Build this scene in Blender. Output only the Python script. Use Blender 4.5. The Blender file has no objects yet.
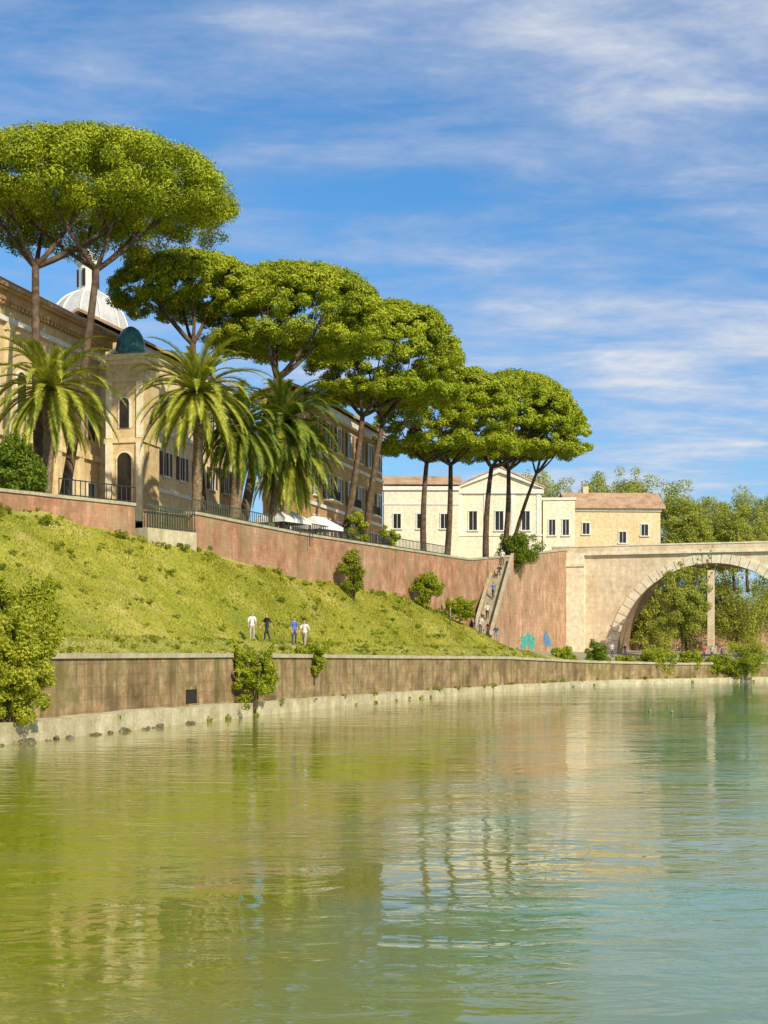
import bpy, bmesh, math, random
import numpy as np
from mathutils import Vector, Matrix
from mathutils.bvhtree import BVHTree
R=math.radians; PI=math.pi
rng=np.random.default_rng(7); random.seed(7)
scene=bpy.context.scene; col=scene.collection
F=1400.; HY=648.; EYE=4.4
def at(px,py,Y): return Vector(((px-384)/F*Y, Y, EYE+(HY-py)/F*Y))
# ------------------------------------------------------------------ objects
def link(name,me,parent=None):
    o=bpy.data.objects.new(name,me); col.objects.link(o)
    if parent is not None: o.parent=parent
    return o
def tag(o,label=None,cat=None,group=None,kind=None):
    if label: o['label']=label
    if cat: o['category']=cat
    if group: o['group']=group
    if kind: o['kind']=kind
    return o
def empty(name,loc,rz,label,cat,group=None):
    o=link(name,None); o.location=loc; o.rotation_euler=(0,0,rz); o.empty_display_size=.5
    return tag(o,label,cat,group)
class MB:
    def __init__(s): s.v=[]; s.f=[]
    def add(s,vs,fs):
        n=len(s.v); s.v+= [tuple(v) for v in vs]; s.f+=[tuple(i+n for i in f) for f in fs]; return s
    def box(s,x0,y0,z0,x1,y1,z1):
        return s.add([(x0,y0,z0),(x1,y0,z0),(x1,y1,z0),(x0,y1,z0),(x0,y0,z1),(x1,y0,z1),(x1,y1,z1),(x0,y1,z1)],
              [(0,3,2,1),(4,5,6,7),(0,1,5,4),(1,2,6,5),(2,3,7,6),(3,0,4,7)])
    def tube(s,pts,rad,n=8):
        pts=[Vector(p) for p in pts]; rings=[]; prev=None
        for i,p in enumerate(pts):
            d=(pts[min(i+1,len(pts)-1)]-pts[max(i-1,0)]).normalized()
            if prev is None: a=d.orthogonal().normalized()
            else: a=(prev-d*prev.dot(d)).normalized()
            prev=a; b=d.cross(a)
            r=rad[i] if hasattr(rad,'__len__') else rad
            rings.append([p+a*(r*math.cos(2*PI*k/n))+b*(r*math.sin(2*PI*k/n)) for k in range(n)])
        vs=[v for rg in rings for v in rg]; fs=[]
        for i in range(len(pts)-1):
            for k in range(n): fs.append((i*n+k,i*n+(k+1)%n,(i+1)*n+(k+1)%n,(i+1)*n+k))
        fs.append(tuple(range(n))[::-1]); fs.append(tuple((len(pts)-1)*n+k for k in range(n)))
        return s.add(vs,fs)
    def lathe(s,prof,n=24,c=(0,0,0)):
        vs=[];fs=[]
        for r,z in prof:
            for k in range(n): vs.append((c[0]+r*math.cos(2*PI*k/n),c[1]+r*math.sin(2*PI*k/n),c[2]+z))
        for i in range(len(prof)-1):
            for k in range(n): fs.append((i*n+k,i*n+(k+1)%n,(i+1)*n+(k+1)%n,(i+1)*n+k))
        fs.append(tuple(range(n))[::-1]); fs.append(tuple((len(prof)-1)*n+k for k in range(n)))
        return s.add(vs,fs)
    def prism(s,poly,m):   # poly of (a,z); m(a,z,side) -> xyz for side 0/1
        n=len(poly); vs=[m(a,z,0) for a,z in poly]+[m(a,z,1) for a,z in poly]
        fs=[tuple(range(n)),tuple(range(2*n-1,n-1,-1))]+[(i,(i+1)%n,n+(i+1)%n,n+i)[::-1] for i in range(n)]
        return s.add(vs,fs)
    def build(s,name,m,parent=None,smooth=False,fix=True):
        me=bpy.data.meshes.new(name); me.from_pydata(s.v,[],s.f); me.materials.append(m)
        if fix:
            bm=bmesh.new(); bm.from_mesh(me); bmesh.ops.recalc_face_normals(bm,faces=bm.faces); bm.to_mesh(me); bm.free()
        if smooth: me.shade_smooth()
        me.update(); return link(name,me,parent)
# ------------------------------------------------------------------ materials
def nodes(name):
    m=bpy.data.materials.new(name); m.use_nodes=True
    nt=m.node_tree; b=nt.nodes['Principled BSDF']; return m,nt,b
def N(nt,t,**kw):
    n=nt.nodes.new(t)
    for k,v in kw.items(): setattr(n,k,v)
    return n
def ramp(nt,stops):
    r=N(nt,'ShaderNodeValToRGB'); e=r.color_ramp.elements
    while len(e)<len(stops): e.new(.5)
    for i,(p,c) in enumerate(stops): e[i].position=p; e[i].color=c if len(c)==4 else (*c,1)
    return r
def coords(nt,sc=(1,1,1)):
    t=N(nt,'ShaderNodeTexCoord'); mp=N(nt,'ShaderNodeMapping'); mp.inputs['Scale'].default_value=sc
    nt.links.new(t.outputs['Object'],mp.inputs['Vector']); return mp.outputs['Vector']
def noise(nt,vec,scale,detail=6,rough=.6,dist=0):
    n=N(nt,'ShaderNodeTexNoise'); n.inputs['Scale'].default_value=scale; n.inputs['Detail'].default_value=detail
    n.inputs['Roughness'].default_value=rough; n.inputs['Distortion'].default_value=dist
    nt.links.new(vec,n.inputs['Vector']); return n.outputs['Fac']
def mth(nt,op,a,b=None):
    n=N(nt,'ShaderNodeMath',operation=op)
    for i,v in enumerate((a,b)):
        if v is None: continue
        if hasattr(v,'is_output'): nt.links.new(v,n.inputs[i])
        else: n.inputs[i].default_value=v
    return n.outputs[0]
def mixc(nt,fac,a,b,mode='MIX'):
    n=N(nt,'ShaderNodeMix',data_type='RGBA',blend_type=mode)
    for s,v in ((0,fac),(6,a),(7,b)):
        if hasattr(v,'is_output'): nt.links.new(v,n.inputs[s])
        else: n.inputs[s].default_value=v if not isinstance(v,tuple) else (v if len(v)==4 else (*v,1))
    return n.outputs[2]
def surf(name,cols,scale=.6,rough=.85,bump=.3,streak=0,stains=(.2,.15,.1),spec=.25,fine=6,lo=.3,hi=.7,patch=None,blocks=None):
    m,nt,b=nodes(name); v=coords(nt)
    f=noise(nt,v,scale,8,.65)
    k=len(cols); r=ramp(nt,[(lo+(hi-lo)*i/max(k-1,1),c) for i,c in enumerate(cols)]); nt.links.new(f,r.inputs[0])
    out=r.outputs[0]
    f2=noise(nt,v,fine,5,.7); r2=ramp(nt,[(.25,(.62,.62,.62)),(.7,(1.12,1.1,1.08))]); nt.links.new(f2,r2.inputs[0])
    out=mixc(nt,1.0,out,r2.outputs[0],'MULTIPLY'); hgt=f2
    if blocks:   # running courses: direction of the wall, block width and height, depth of tone
        ux,uy,bw,bh,amt=blocks; sp=N(nt,'ShaderNodeSeparateXYZ'); nt.links.new(v,sp.inputs[0])
        u=mth(nt,'ADD',mth(nt,'MULTIPLY',sp.outputs[0],ux),mth(nt,'MULTIPLY',sp.outputs[1],uy)); cb=N(nt,'ShaderNodeCombineXYZ')
        wob=mth(nt,'MULTIPLY',f,bw*1.2); nt.links.new(mth(nt,'ADD',u,wob),cb.inputs[0]); nt.links.new(mth(nt,'ADD',sp.outputs[2],mth(nt,'MULTIPLY',f2,bh*.5)),cb.inputs[1])
        bt=N(nt,'ShaderNodeTexBrick'); nt.links.new(cb.outputs[0],bt.inputs['Vector']); bt.inputs['Scale'].default_value=1; bt.inputs['Brick Width'].default_value=bw; bt.inputs['Row Height'].default_value=bh
        bt.inputs['Mortar Size'].default_value=bh*.07; bt.inputs['Mortar Smooth'].default_value=.4
        bt.inputs['Color1'].default_value=(1.08,1.06,1.04,1); bt.inputs['Color2'].default_value=(.78,.76,.74,1); bt.inputs['Mortar'].default_value=(.5,.48,.45,1)
        out=mixc(nt,amt,out,bt.outputs['Color'],'MULTIPLY')
    if streak:
        f3=noise(nt,coords(nt,(1,1,.12)),1.1,6,.7); r3=ramp(nt,[(.46,(0,0,0)),(.66,(streak,)*3)]); nt.links.new(f3,r3.inputs[0])
        out=mixc(nt,r3.outputs[0],out,stains)
    if patch:
        f4=noise(nt,v,patch[0],6,.65,.5); r4=ramp(nt,[(.5,(0,0,0)),(.64,(patch[2],)*3)]); nt.links.new(f4,r4.inputs[0])
        out=mixc(nt,r4.outputs[0],out,patch[1])
    nt.links.new(out,b.inputs['Base Color']); b.inputs['Roughness'].default_value=rough; b.inputs['Specular IOR Level'].default_value=spec
    if bump:
        bp=N(nt,'ShaderNodeBump'); bp.inputs['Strength'].default_value=bump; bp.inputs['Distance'].default_value=.08
        nt.links.new(hgt,bp.inputs['Height']); nt.links.new(bp.outputs[0],b.inputs['Normal'])
    return m
def flat(name,c,rough=.6,var=.25,sc=3,metal=0):
    m,nt,b=nodes(name); f=noise(nt,coords(nt),sc,5,.6)
    c=tuple(c[:3]); r=ramp(nt,[(.3,tuple(x*(1-var) for x in c)),(.7,tuple(min(1,x*(1+var*.5)) for x in c))]); nt.links.new(f,r.inputs[0])
    nt.links.new(r.outputs[0],b.inputs['Base Color']); b.inputs['Roughness'].default_value=rough; b.inputs['Metallic'].default_value=metal
    return m
def leafmat(name,dark,mid,light,trans=.3,sc=.35):
    m,nt,b=nodes(name); g=N(nt,'ShaderNodeNewGeometry')
    f=noise(nt,coords(nt),sc,3,.6)
    mt=N(nt,'ShaderNodeMath',operation='MULTIPLY_ADD'); mt.inputs[1].default_value=.5
    nt.links.new(g.outputs['Random Per Island'],mt.inputs[0])
    m2=N(nt,'ShaderNodeMath',operation='MULTIPLY_ADD'); m2.inputs[1].default_value=1.3; m2.inputs[2].default_value=-.4
    nt.links.new(f,m2.inputs[0]); nt.links.new(m2.outputs[0],mt.inputs[2])
    r=ramp(nt,[(.1,dark),(.5,mid),(.95,light)]); nt.links.new(mt.outputs[0],r.inputs[0])
    nt.links.new(r.outputs[0],b.inputs['Base Color']); b.inputs['Roughness'].default_value=.6; b.inputs['Specular IOR Level'].default_value=.2
    tr=N(nt,'ShaderNodeBsdfTranslucent'); tc=mixc(nt,1.0,r.outputs[0],(1.3,1.25,.5),'MULTIPLY'); nt.links.new(tc,tr.inputs[0])
    mx=N(nt,'ShaderNodeMixShader'); mx.inputs[0].default_value=trans
    o=nt.nodes['Material Output']; nt.links.new(b.outputs[0],mx.inputs[1]); nt.links.new(tr.outputs[0],mx.inputs[2]); nt.links.new(mx.outputs[0],o.inputs[0])
    return m
M={}
M['pine']=leafmat('pine needles',(.12,.17,.006),(.3,.35,.014),(.48,.5,.03),.12)
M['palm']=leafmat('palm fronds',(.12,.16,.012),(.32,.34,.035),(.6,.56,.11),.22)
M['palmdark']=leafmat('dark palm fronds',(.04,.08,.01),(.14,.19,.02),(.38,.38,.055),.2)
M['shrub']=leafmat('shrub leaves',(.14,.19,.01),(.33,.38,.025),(.55,.56,.06),.35,.8)
M['feather']=leafmat('pale bank shrub leaves',(.2,.24,.015),(.42,.45,.04),(.64,.63,.1),.38,.8)
M['shrubdark']=leafmat('dark shrub leaves',(.06,.12,.01),(.15,.22,.017),(.3,.35,.03),.3,.8)
M['weed']=leafmat('weed leaves',(.1,.14,.008),(.25,.29,.02),(.44,.44,.05),.3,.5)
M['far']=leafmat('far leaves',(.17,.21,.03),(.36,.39,.06),(.52,.52,.11),.3,.25)
M['grassb']=leafmat('grass blades',(.16,.19,.014),(.36,.36,.035),(.6,.53,.14),.28,.16)
M['bark']=surf('pine bark',[(.05,.034,.024),(.12,.08,.052),(.22,.145,.09)],2,.9,.6)
M['palmbark']=surf('palm bark',[(.12,.085,.05),(.24,.17,.1),(.34,.26,.16)],3,.9,.6)
M['stem']=surf('brown stem',[(.07,.05,.03),(.16,.11,.06)],4)
M['soil']=surf('grassy soil',[(.17,.2,.016),(.33,.33,.035),(.52,.44,.15)],.17,.95,.4,fine=1.8,patch=(.22,(.19,.22,.025),.7))
M['path']=surf('dusty path',[(.3,.27,.19),(.46,.41,.3)],.5,.9,.3)
M['verge']=surf('grassy path verge',[(.22,.25,.03),(.38,.37,.08),(.58,.53,.34)],.45,.95,.5,fine=3,lo=.34,hi=.74)
M['quay']=surf('weathered quay stone',[(.13,.095,.045),(.37,.26,.14),(.6,.46,.29)],.4,.9,.6,streak=.85,stains=(.11,.085,.03),fine=1.4,patch=(.4,(.17,.15,.04),.75),blocks=(.35,.94,1.7,.62,.4))
M['ledge']=surf('pale concrete ledge',[(.4,.34,.2),(.74,.66,.47)],.8,.85,.3,streak=.4,stains=(.26,.25,.11))
M['coping']=surf('pale coping stone',[(.36,.32,.21),(.6,.53,.38)],.9,.85,.3)
M['brick']=surf('old pink brick',[(.3,.145,.08),(.51,.265,.16),(.66,.43,.29)],.4,.9,.5,streak=.75,stains=(.21,.145,.08),fine=1.4,patch=(.3,(.32,.23,.12),.75),blocks=(.4,.92,.8,.3,.4))
M['pinkstone']=surf('pink plastered stone',[(.34,.18,.1),(.58,.35,.215),(.72,.5,.35)],.4,.9,.5,streak=.75,stains=(.27,.18,.1),fine=1.3,patch=(.28,(.36,.25,.14),.75),blocks=(.4,.92,1.2,.5,.4))
M['bridge']=surf('travertine bridge',[(.64,.5,.32),(.84,.71,.5),(.91,.81,.62)],.35,.85,.35,streak=.6,stains=(.52,.37,.22),fine=1.2,patch=(.3,(.66,.5,.33),.5),blocks=(1,0,1.8,.75,.25))
M['voussoir']=surf('pale voussoir stone',[(.8,.69,.5),(.92,.84,.66)],.5,.85,.3,streak=.3,stains=(.62,.48,.32),fine=1.5)
M['brickarch']=surf('brick vault',[(.25,.16,.09),(.38,.26,.16)],.4,.9,.4,fine=2)
M['ochre']=surf('ochre plaster',[(.6,.44,.22),(.8,.62,.36)],.25,.85,.15,streak=.55,stains=(.46,.32,.16),fine=2,patch=(.3,(.66,.49,.28),.55))
M['yellow']=surf('yellow plaster',[(.7,.55,.3),(.87,.72,.44)],.25,.85,.15,streak=.4,stains=(.56,.41,.2),fine=2,patch=(.3,(.7,.55,.33),.5))
M['brownp']=surf('brown ochre plaster',[(.46,.27,.12),(.63,.4,.19)],.3,.85,.1,streak=.4,stains=(.3,.19,.09),fine=2)
M['cream']=surf('cream plaster',[(.8,.7,.5),(.9,.82,.64)],.25,.85,.1,streak=.3,stains=(.66,.54,.36),fine=2)
M['peach']=surf('peach plaster',[(.74,.54,.3),(.87,.7,.44)],.25,.85,.1,streak=.35,stains=(.58,.4,.2),fine=2)
M['white']=surf('white stucco trim',[(.74,.7,.6),(.88,.85,.77)],.8,.8,.1)
M['lead']=surf('pale dome cladding',[(.46,.47,.48),(.66,.65,.62)],.8,.6,.1,streak=.4,stains=(.4,.4,.38))
M['tile']=surf('terracotta roof tile',[(.34,.19,.1),(.54,.35,.21),(.64,.47,.3)],.7,.9,.6,fine=5)
M['glassdome']=flat('green blue glass',(.08,.22,.22),.15,.5,1.5)
M['pane']=flat('dark window glass',(.025,.022,.02),.15,.5,2)
M['dark']=flat('dark recess',(.018,.015,.012),.9)
M['shutter']=flat('brown shutters',(.09,.05,.03),.7)
M['iron']=flat('dark painted iron',(.03,.035,.03),.5)
M['greeniron']=flat('green painted iron',(.06,.085,.05),.6)
M['canvas']=flat('white canvas',(.8,.79,.75),.8,.08)
M['rock']=surf('bank rock',[(.06,.055,.03),(.18,.16,.1),(.33,.28,.18)],1.5,.9,.6)
M['teal']=flat('teal spray paint',(.08,.42,.36),.7,.6,2.5)
M['bluep']=flat('blue spray paint',(.12,.28,.52),.7,.6,2.5)
M['skin']=flat('skin',(.5,.3,.2),.6,.1)
M['duckw']=flat('brown feathers',(.3,.26,.18),.7); M['bill']=flat('orange bill',(.6,.28,.04),.5)
def cloth(c,cache={}):
    if c not in cache: cache[c]=flat('cloth %02d'%len(cache),c,.85,.2,6)
    return cache[c]
# ------------------------------------------------------------------ world, sun, camera
S=Vector((.43,-.71,.56)).normalized()
w=bpy.data.worlds.new('World'); scene.world=w; w.use_nodes=True; nt=w.node_tree
bg=nt.nodes['Background']; bg.inputs['Strength'].default_value=.14
sk=N(nt,'ShaderNodeTexSky',sky_type='NISHITA'); sk.sun_disc=False
sk.sun_elevation=math.asin(S.z); sk.sun_rotation=math.atan2(S.x,S.y); sk.air_density=1.0; sk.dust_density=.3; sk.ozone_density=2.0
skc=mixc(nt,1.0,sk.outputs[0],(.42,.82,1.08),'MULTIPLY')
tc=N(nt,'ShaderNodeTexCoord'); sp=N(nt,'ShaderNodeSeparateXYZ'); nt.links.new(tc.outputs['Generated'],sp.inputs[0])
zp=mth(nt,'MAXIMUM',sp.outputs[2],0.0); zz=mth(nt,'ADD',zp,.16)
cb=N(nt,'ShaderNodeCombineXYZ'); nt.links.new(mth(nt,'DIVIDE',sp.outputs[0],zz),cb.inputs[0]); nt.links.new(mth(nt,'DIVIDE',sp.outputs[1],zz),cb.inputs[1])
def cmap(sc,rz,loc):
    mp=N(nt,'ShaderNodeMapping'); mp.inputs['Scale'].default_value=sc; mp.inputs['Rotation'].default_value=(0,0,rz); mp.inputs['Location'].default_value=loc
    nt.links.new(cb.outputs[0],mp.inputs[0]); return mp.outputs[0]
n1=noise(nt,cmap((1.3,2.8,1),R(-16),(2.3,.7,0)),1.9,10,.6,.3); n2=noise(nt,cmap((.9,1.4,1),R(-12),(3.4,1.2,0)),1.15,3,.5,.2)
n3=noise(nt,cmap((2.0,2.8,1),R(-10),(7.1,4.4,0)),3.0,10,.68,.15)
cf=mth(nt,'ADD',mth(nt,'ADD',mth(nt,'MULTIPLY',n1,.5),mth(nt,'MULTIPLY',n2,.45)),mth(nt,'MULTIPLY',n3,.22))
low=mth(nt,'MULTIPLY',mth(nt,'MAXIMUM',mth(nt,'SUBTRACT',.16,zp),0.0),.35)
side=mth(nt,'MULTIPLY',sp.outputs[0],.12)
cf=mth(nt,'ADD',mth(nt,'ADD',cf,low),side)
cr=ramp(nt,[(.48,(0,0,0)),(.56,(.36,)*3),(.65,(.66,)*3),(.76,(.93,)*3)]); nt.links.new(cf,cr.inputs[0])
cc=ramp(nt,[(.52,(.26,.39,.63)),(.63,(.44,.53,.72)),(.75,(.74,.76,.81))]); nt.links.new(cf,cc.inputs[0])
cl=mixc(nt,1.0,cc.outputs[0],(7.3,7.3,7.3),'MULTIPLY')
nt.links.new(mixc(nt,cr.outputs[0],skc,cl),bg.inputs['Color'])
sl=bpy.data.lights.new('sun','SUN'); sl.energy=5.0; sl.angle=R(.5); sl.color=(1,.9,.69)
so=bpy.data.objects.new('sun',sl); col.objects.link(so); so.rotation_euler=S.to_track_quat('Z','Y').to_euler(); so.location=(30,-40,60)
cam=bpy.data.cameras.new('camera'); co=bpy.data.objects.new('camera',cam); col.objects.link(co); scene.camera=co
co.location=(0,0,EYE); co.rotation_euler=(R(90),0,0); cam.sensor_fit='VERTICAL'; cam.sensor_height=24; cam.lens=24*F/1024
cam.shift_y=(HY-512)/1024; cam.clip_end=8000
scene.view_settings.view_transform='Standard'; scene.view_settings.look='None'; scene.view_settings.exposure=0
# ------------------------------------------------------------------ water
m,nt,b=nodes('river water'); t=N(nt,'ShaderNodeTexCoord')
def wmap(s,rz=0):
    mp=N(nt,'ShaderNodeMapping'); mp.inputs['Scale'].default_value=s; mp.inputs['Rotation'].default_value=(0,0,rz); nt.links.new(t.outputs['Object'],mp.inputs[0]); return mp.outputs[0]
f=noise(nt,wmap((.6,1,1),R(15)),.09,4,.6,1.0)
sx=N(nt,'ShaderNodeSeparateXYZ'); nt.links.new(t.outputs['Object'],sx.inputs[0])
# muddy green by the bank, reflected sky painted as blue green towards the right
sky_tint=mth(nt,'MULTIPLY',mth(nt,'SUBTRACT',sx.outputs[0],mth(nt,'MULTIPLY',sx.outputs[1],.1)),.03)
ff=mth(nt,'ADD',mth(nt,'MULTIPLY',f,1.1),sky_tint)
r=ramp(nt,[(.25,(.22,.24,.016)),(.45,(.25,.25,.06)),(.62,(.2,.26,.11)),(.78,(.13,.29,.17))]); nt.links.new(ff,r.inputs[0]); nt.links.new(r.outputs[0],b.inputs['Base Color'])
b.inputs['Roughness'].default_value=.015; b.inputs['IOR'].default_value=1.5
h1=noise(nt,wmap((.45,1,1),R(8)),1.6,4,.5,.9); h2=noise(nt,wmap((.55,1,1),R(-10)),.34,3,.5,1.4); h3=noise(nt,wmap((.5,1,1),R(20)),.08,4,.6,.9)
calm=ramp(nt,[(.42,(.25,)*3),(.62,(1.8,)*3)]); nt.links.new(h3,calm.inputs[0])
hh=mth(nt,'ADD',mth(nt,'MULTIPLY',h1,calm.outputs[0]),mth(nt,'MULTIPLY',h2,1.7))
bp=N(nt,'ShaderNodeBump'); bp.inputs['Strength'].default_value=.25; bp.inputs['Distance'].default_value=.08
nt.links.new(hh,bp.inputs['Height']); nt.links.new(bp.outputs[0],b.inputs['Normal']); M['water']=m
tag(MB().add([(-400,-120,0),(700,-120,0),(700,4000,0),(-400,4000,0)],[(0,1,2,3)]).build('water',m),kind='structure')
# ------------------------------------------------------------------ bank lines
QY=[30,45,63.5,83,118,143,166,178,187,200,215,260]; QX=[-27.5,-23.2,-17.4,-10.9,1.35,13,25.6,38.9,51.3,73.7,105,240]
WY=[35,50,66,84,96,104,108,126,147,166,180,204,235,290]; WX=[-52,-46,-39,-30,-24.3,-17.4,-15,-7.6,1.7,10.2,16.2,26.4,37,57]
ZBY=[35,84,96,104,126,147,158,168,172,180,300]; ZB=[12.5,13.8,13.6,12.5,10.6,9.8,8.0,5,4.2,3.9,3.9]
ZTY=[35,84,96,108,126,147,166,180,204,300]; ZT=[14.2,14.6,14.9,14.8,14.6,14.7,14.8,16.1,18.6,19]
MQ=[30,60,77,99.5,122,143,162,170,180,200,215]; MW=[35,66,84,104,126,147,166,180,204,240,290]
def smooth_interp(xs,ys,s):
    d=np.linspace(-4,4,9); return lambda x: np.mean([np.interp(np.asarray(x)+k*s,xs,ys) for k in d],axis=0)
qx=smooth_interp(QY,QX,1.0); wx=smooth_interp(WY,WX,.5)
zq=lambda y: np.interp(y,[60,90,145,178,300],[4.15,4.05,3.5,2.5,2.5])
zb=lambda y: np.interp(y,ZBY,ZB); zt=lambda y: np.interp(y,ZTY,ZT)
def wallY(px):
    y=np.arange(60,205,.25); return float(np.interp(px,384+F*wx(y)/y,y))
def line(fx,y):
    x=fx(y); d=np.stack([np.gradient(x),np.gradient(y)],1); d/=np.linalg.norm(d,axis=1)[:,None]
    return np.stack([x,y],1),np.stack([-d[:,1],d[:,0]],1)      # points, inward normals (towards the land)
def strip(xy,nin,z0,z1,t0,t1):
    n=len(xy); mb=MB(); z0=np.broadcast_to(z0,n); z1=np.broadcast_to(z1,n)
    for i in range(n):
        a=xy[i]+nin[i]*t0; c=xy[i]+nin[i]*t1
        mb.v+=[(a[0],a[1],z0[i]),(a[0],a[1],z1[i]),(c[0],c[1],z1[i]),(c[0],c[1],z0[i])]
    for i in range(n-1):
        for k in range(4): mb.f.append((4*i+k,4*i+(k+1)%4,4*i+4+(k+1)%4,4*i+4+k))
    mb.f+=[(0,1,2,3),(4*n-1,4*n-2,4*n-3,4*n-4)]
    return mb
ys=np.concatenate([np.arange(30,160,2.),np.arange(160,215,1.)])
Q,NQ=line(qx,ys)
qw=empty('quay_wall',(0,0,0),0,'long weathered stone quay wall standing in the river along the near bank','quay wall')
strip(Q,NQ,-1.5,zq(ys)-.25,1.2,2.2).build('wall',M['quay'],qw)
strip(Q,NQ,zq(ys)-.25,zq(ys)+.02,1.05,2.1).build('coping',M['coping'],qw)
strip(Q,NQ,-1.5,np.interp(ys,[0,80,120,170],[1.05,1.0,.65,.55])+rng.normal(0,.04,len(ys)),0,1.25).build('ledge',M['ledge'],qw)
i=int(np.argmin(abs(ys-84))); p=Q[i]; n=NQ[i]; ang=math.atan2(-n[0],n[1])
dr=MB()
for bx in ((-1.0,1.1,.85,1.0,1.3,1.05),(-1.0,1.1,1.05,-.8,1.3,1.9),(.8,1.1,1.05,1.0,1.3,1.9),(-1.0,1.1,1.9,1.0,1.3,2.1)): dr.box(*bx)
d=dr.build('drain_frame',M['quay'],qw); d.location=(p[0],p[1],0); d.rotation_euler=(0,0,ang)
MB().box(-.8,1.16,1.05,.8,1.25,1.9).build('drain_opening',M['dark'],d)
# ------------------------------------------------------------------ slope
st=np.concatenate([np.linspace(30,160,131),np.linspace(160.5,214,108)]); ns=len(st)
Qs,NQs=line(qx,st); wy=np.interp(st,MQ,MW); Wp=np.stack([wx(wy),wy],1)
Qi=Qs+NQs*1.9
NV=30; G=np.zeros((ns,NV,3))
ph=rng.uniform(0,6.28,8)
for i in range(ns):
    D=np.linalg.norm(Wp[i]-Qi[i]); vwk=min(.5,3.6/D)
    z0=zq(st[i]); z2=max(zb(wy[i]),z0+.3); z1=z0+min(.95,.2*(z2-z0))
    for j in range(NV):
        v=(j/6*vwk) if j<=6 else vwk+(1-vwk)*(j-6)/(NV-7)
        P=Qi[i]+(Wp[i]-Qi[i])*v
        if v<=vwk: z=z0+(z1-z0)*min(1,(v/vwk)*1.6)**1.3
        else:
            k=(v-vwk)/(1-vwk); z=z1+(z2-z1)*(k*.75+.25*math.sin(k*PI/2))
            amp=min(1,(z2-z0)/4)*math.sin(k*PI)
            z+=amp*(.2*math.sin(P[0]*.7+ph[0]+.3*P[1])+.12*math.sin(P[1]*.6+ph[1])+.05*math.sin(P[0]*2.1-P[1]*1.3+ph[2])+rng.normal(0,.025))
            if k>.8: z+=(k-.8)*1.2*max(0,math.sin(P[1]*.55+ph[3])+.6*math.sin(P[1]*1.3+ph[4]))*min(1,(z2-z0)/4)
        G[i,j]=(P[0],P[1],z)
def gridmesh(name,g,m):
    a,b_=g.shape[:2]; v=g.reshape(-1,3).tolist(); f=[(i*b_+j,(i+1)*b_+j,(i+1)*b_+j+1,i*b_+j+1) for i in range(a-1) for j in range(b_-1)]
    me=bpy.data.meshes.new(name); me.from_pydata(v,[],f); me.materials.append(m); me.shade_smooth(); me.update()
    return link(name,me),v,f
walk,v1,f1=gridmesh('walkway',G[:,:7],M['verge']); tag(walk,kind='structure')
nsl=int(np.searchsorted(st,159))
slope,v2,f2=gridmesh('grass_slope',G[:nsl,6:],M['soil']); tag(slope,kind='structure')
lower,v3,f3=gridmesh('lower_ground',G[nsl-1:,6:],M['path']); tag(lower,kind='structure')
sy=np.linspace(35,290,120); Ws,NWs=line(wx,sy); us=[];uf=[]
for i in range(len(sy)):
    a=Ws[i]+NWs[i]*.3; z=zt(sy[i])-1.0
    us+=[(a[0],a[1],z),(a[0]-40,a[1]+12,z),(a[0]-220,a[1]+70,z)]
uf=[(3*i+k,3*i+3+k,3*i+4+k,3*i+1+k) for i in range(len(sy)-1) for k in (0,1)]
tag(MB().add(us,uf).build('upper_street',M['path']),kind='structure')
tag(MB().add([(30,215,2.9),(240,262,2.4),(900,400,3.1),(2500,4000,3.1),(-2500,4000,3.1),(-900,320,3.1),(0,240,3.1)],[(0,1,2,3,4,5,6)]).build('far_ground',M['soil']),kind='structure')
av=v1+v2+v3+us; af=f1+[tuple(k+len(v1) for k in q) for q in f2]+[tuple(k+len(v1)+len(v2) for k in q) for q in f3]+[tuple(k+len(v1)+len(v2)+len(v3) for k in q) for q in uf]
bvh=BVHTree.FromPolygons(av,af)
def gz(x,y):
    h=bvh.ray_cast(Vector((x,y,80)),Vector((0,0,-1))); return h[0].z if h[0] is not None else 3.0
def gp(px,Y,zmin=None):
    x=(px-384)/F*Y; return Vector((x,Y,gz(x,Y)))
# ------------------------------------------------------------------ retaining walls
def retaining(y0,y1,label,m):
    y=np.arange(y0,y1+.1,1.0); xy,nn=line(wx,y); e=empty('retaining_wall',(0,0,0),0,label,'wall')
    strip(xy,nn,zb(y)-1.2,zt(y),0,.6).build('wall_face',m,e)
    strip(xy,nn,zt(y),zt(y)+.22,-.12,.72).build('coping',M['coping'],e); return e
retaining(50,103.5,'short stretch of old red brick wall left of the iron gate above the grass',M['brick'])
retaining(108.5,172,'long old brick retaining wall above the grassy bank right of the iron gate',M['brick'])
rw=retaining(172.2,206,'tall pink stone wall with graffiti at its foot beside the bridge end',M['pinkstone'])
retaining(214,285,'pink retaining wall seen through the bridge arch',M['pinkstone'])
fw=empty('far_bank_wall',(40,300,3),R(-4),'low ochre bank wall far behind the trees inside the bridge arch','wall')
MB().box(-20,0,-1,130,1.5,8).build('wall_face',M['pinkstone'],fw); MB().box(-20.2,-.2,8,130.2,1.7,8.5).build('coping',M['coping'],fw)
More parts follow.
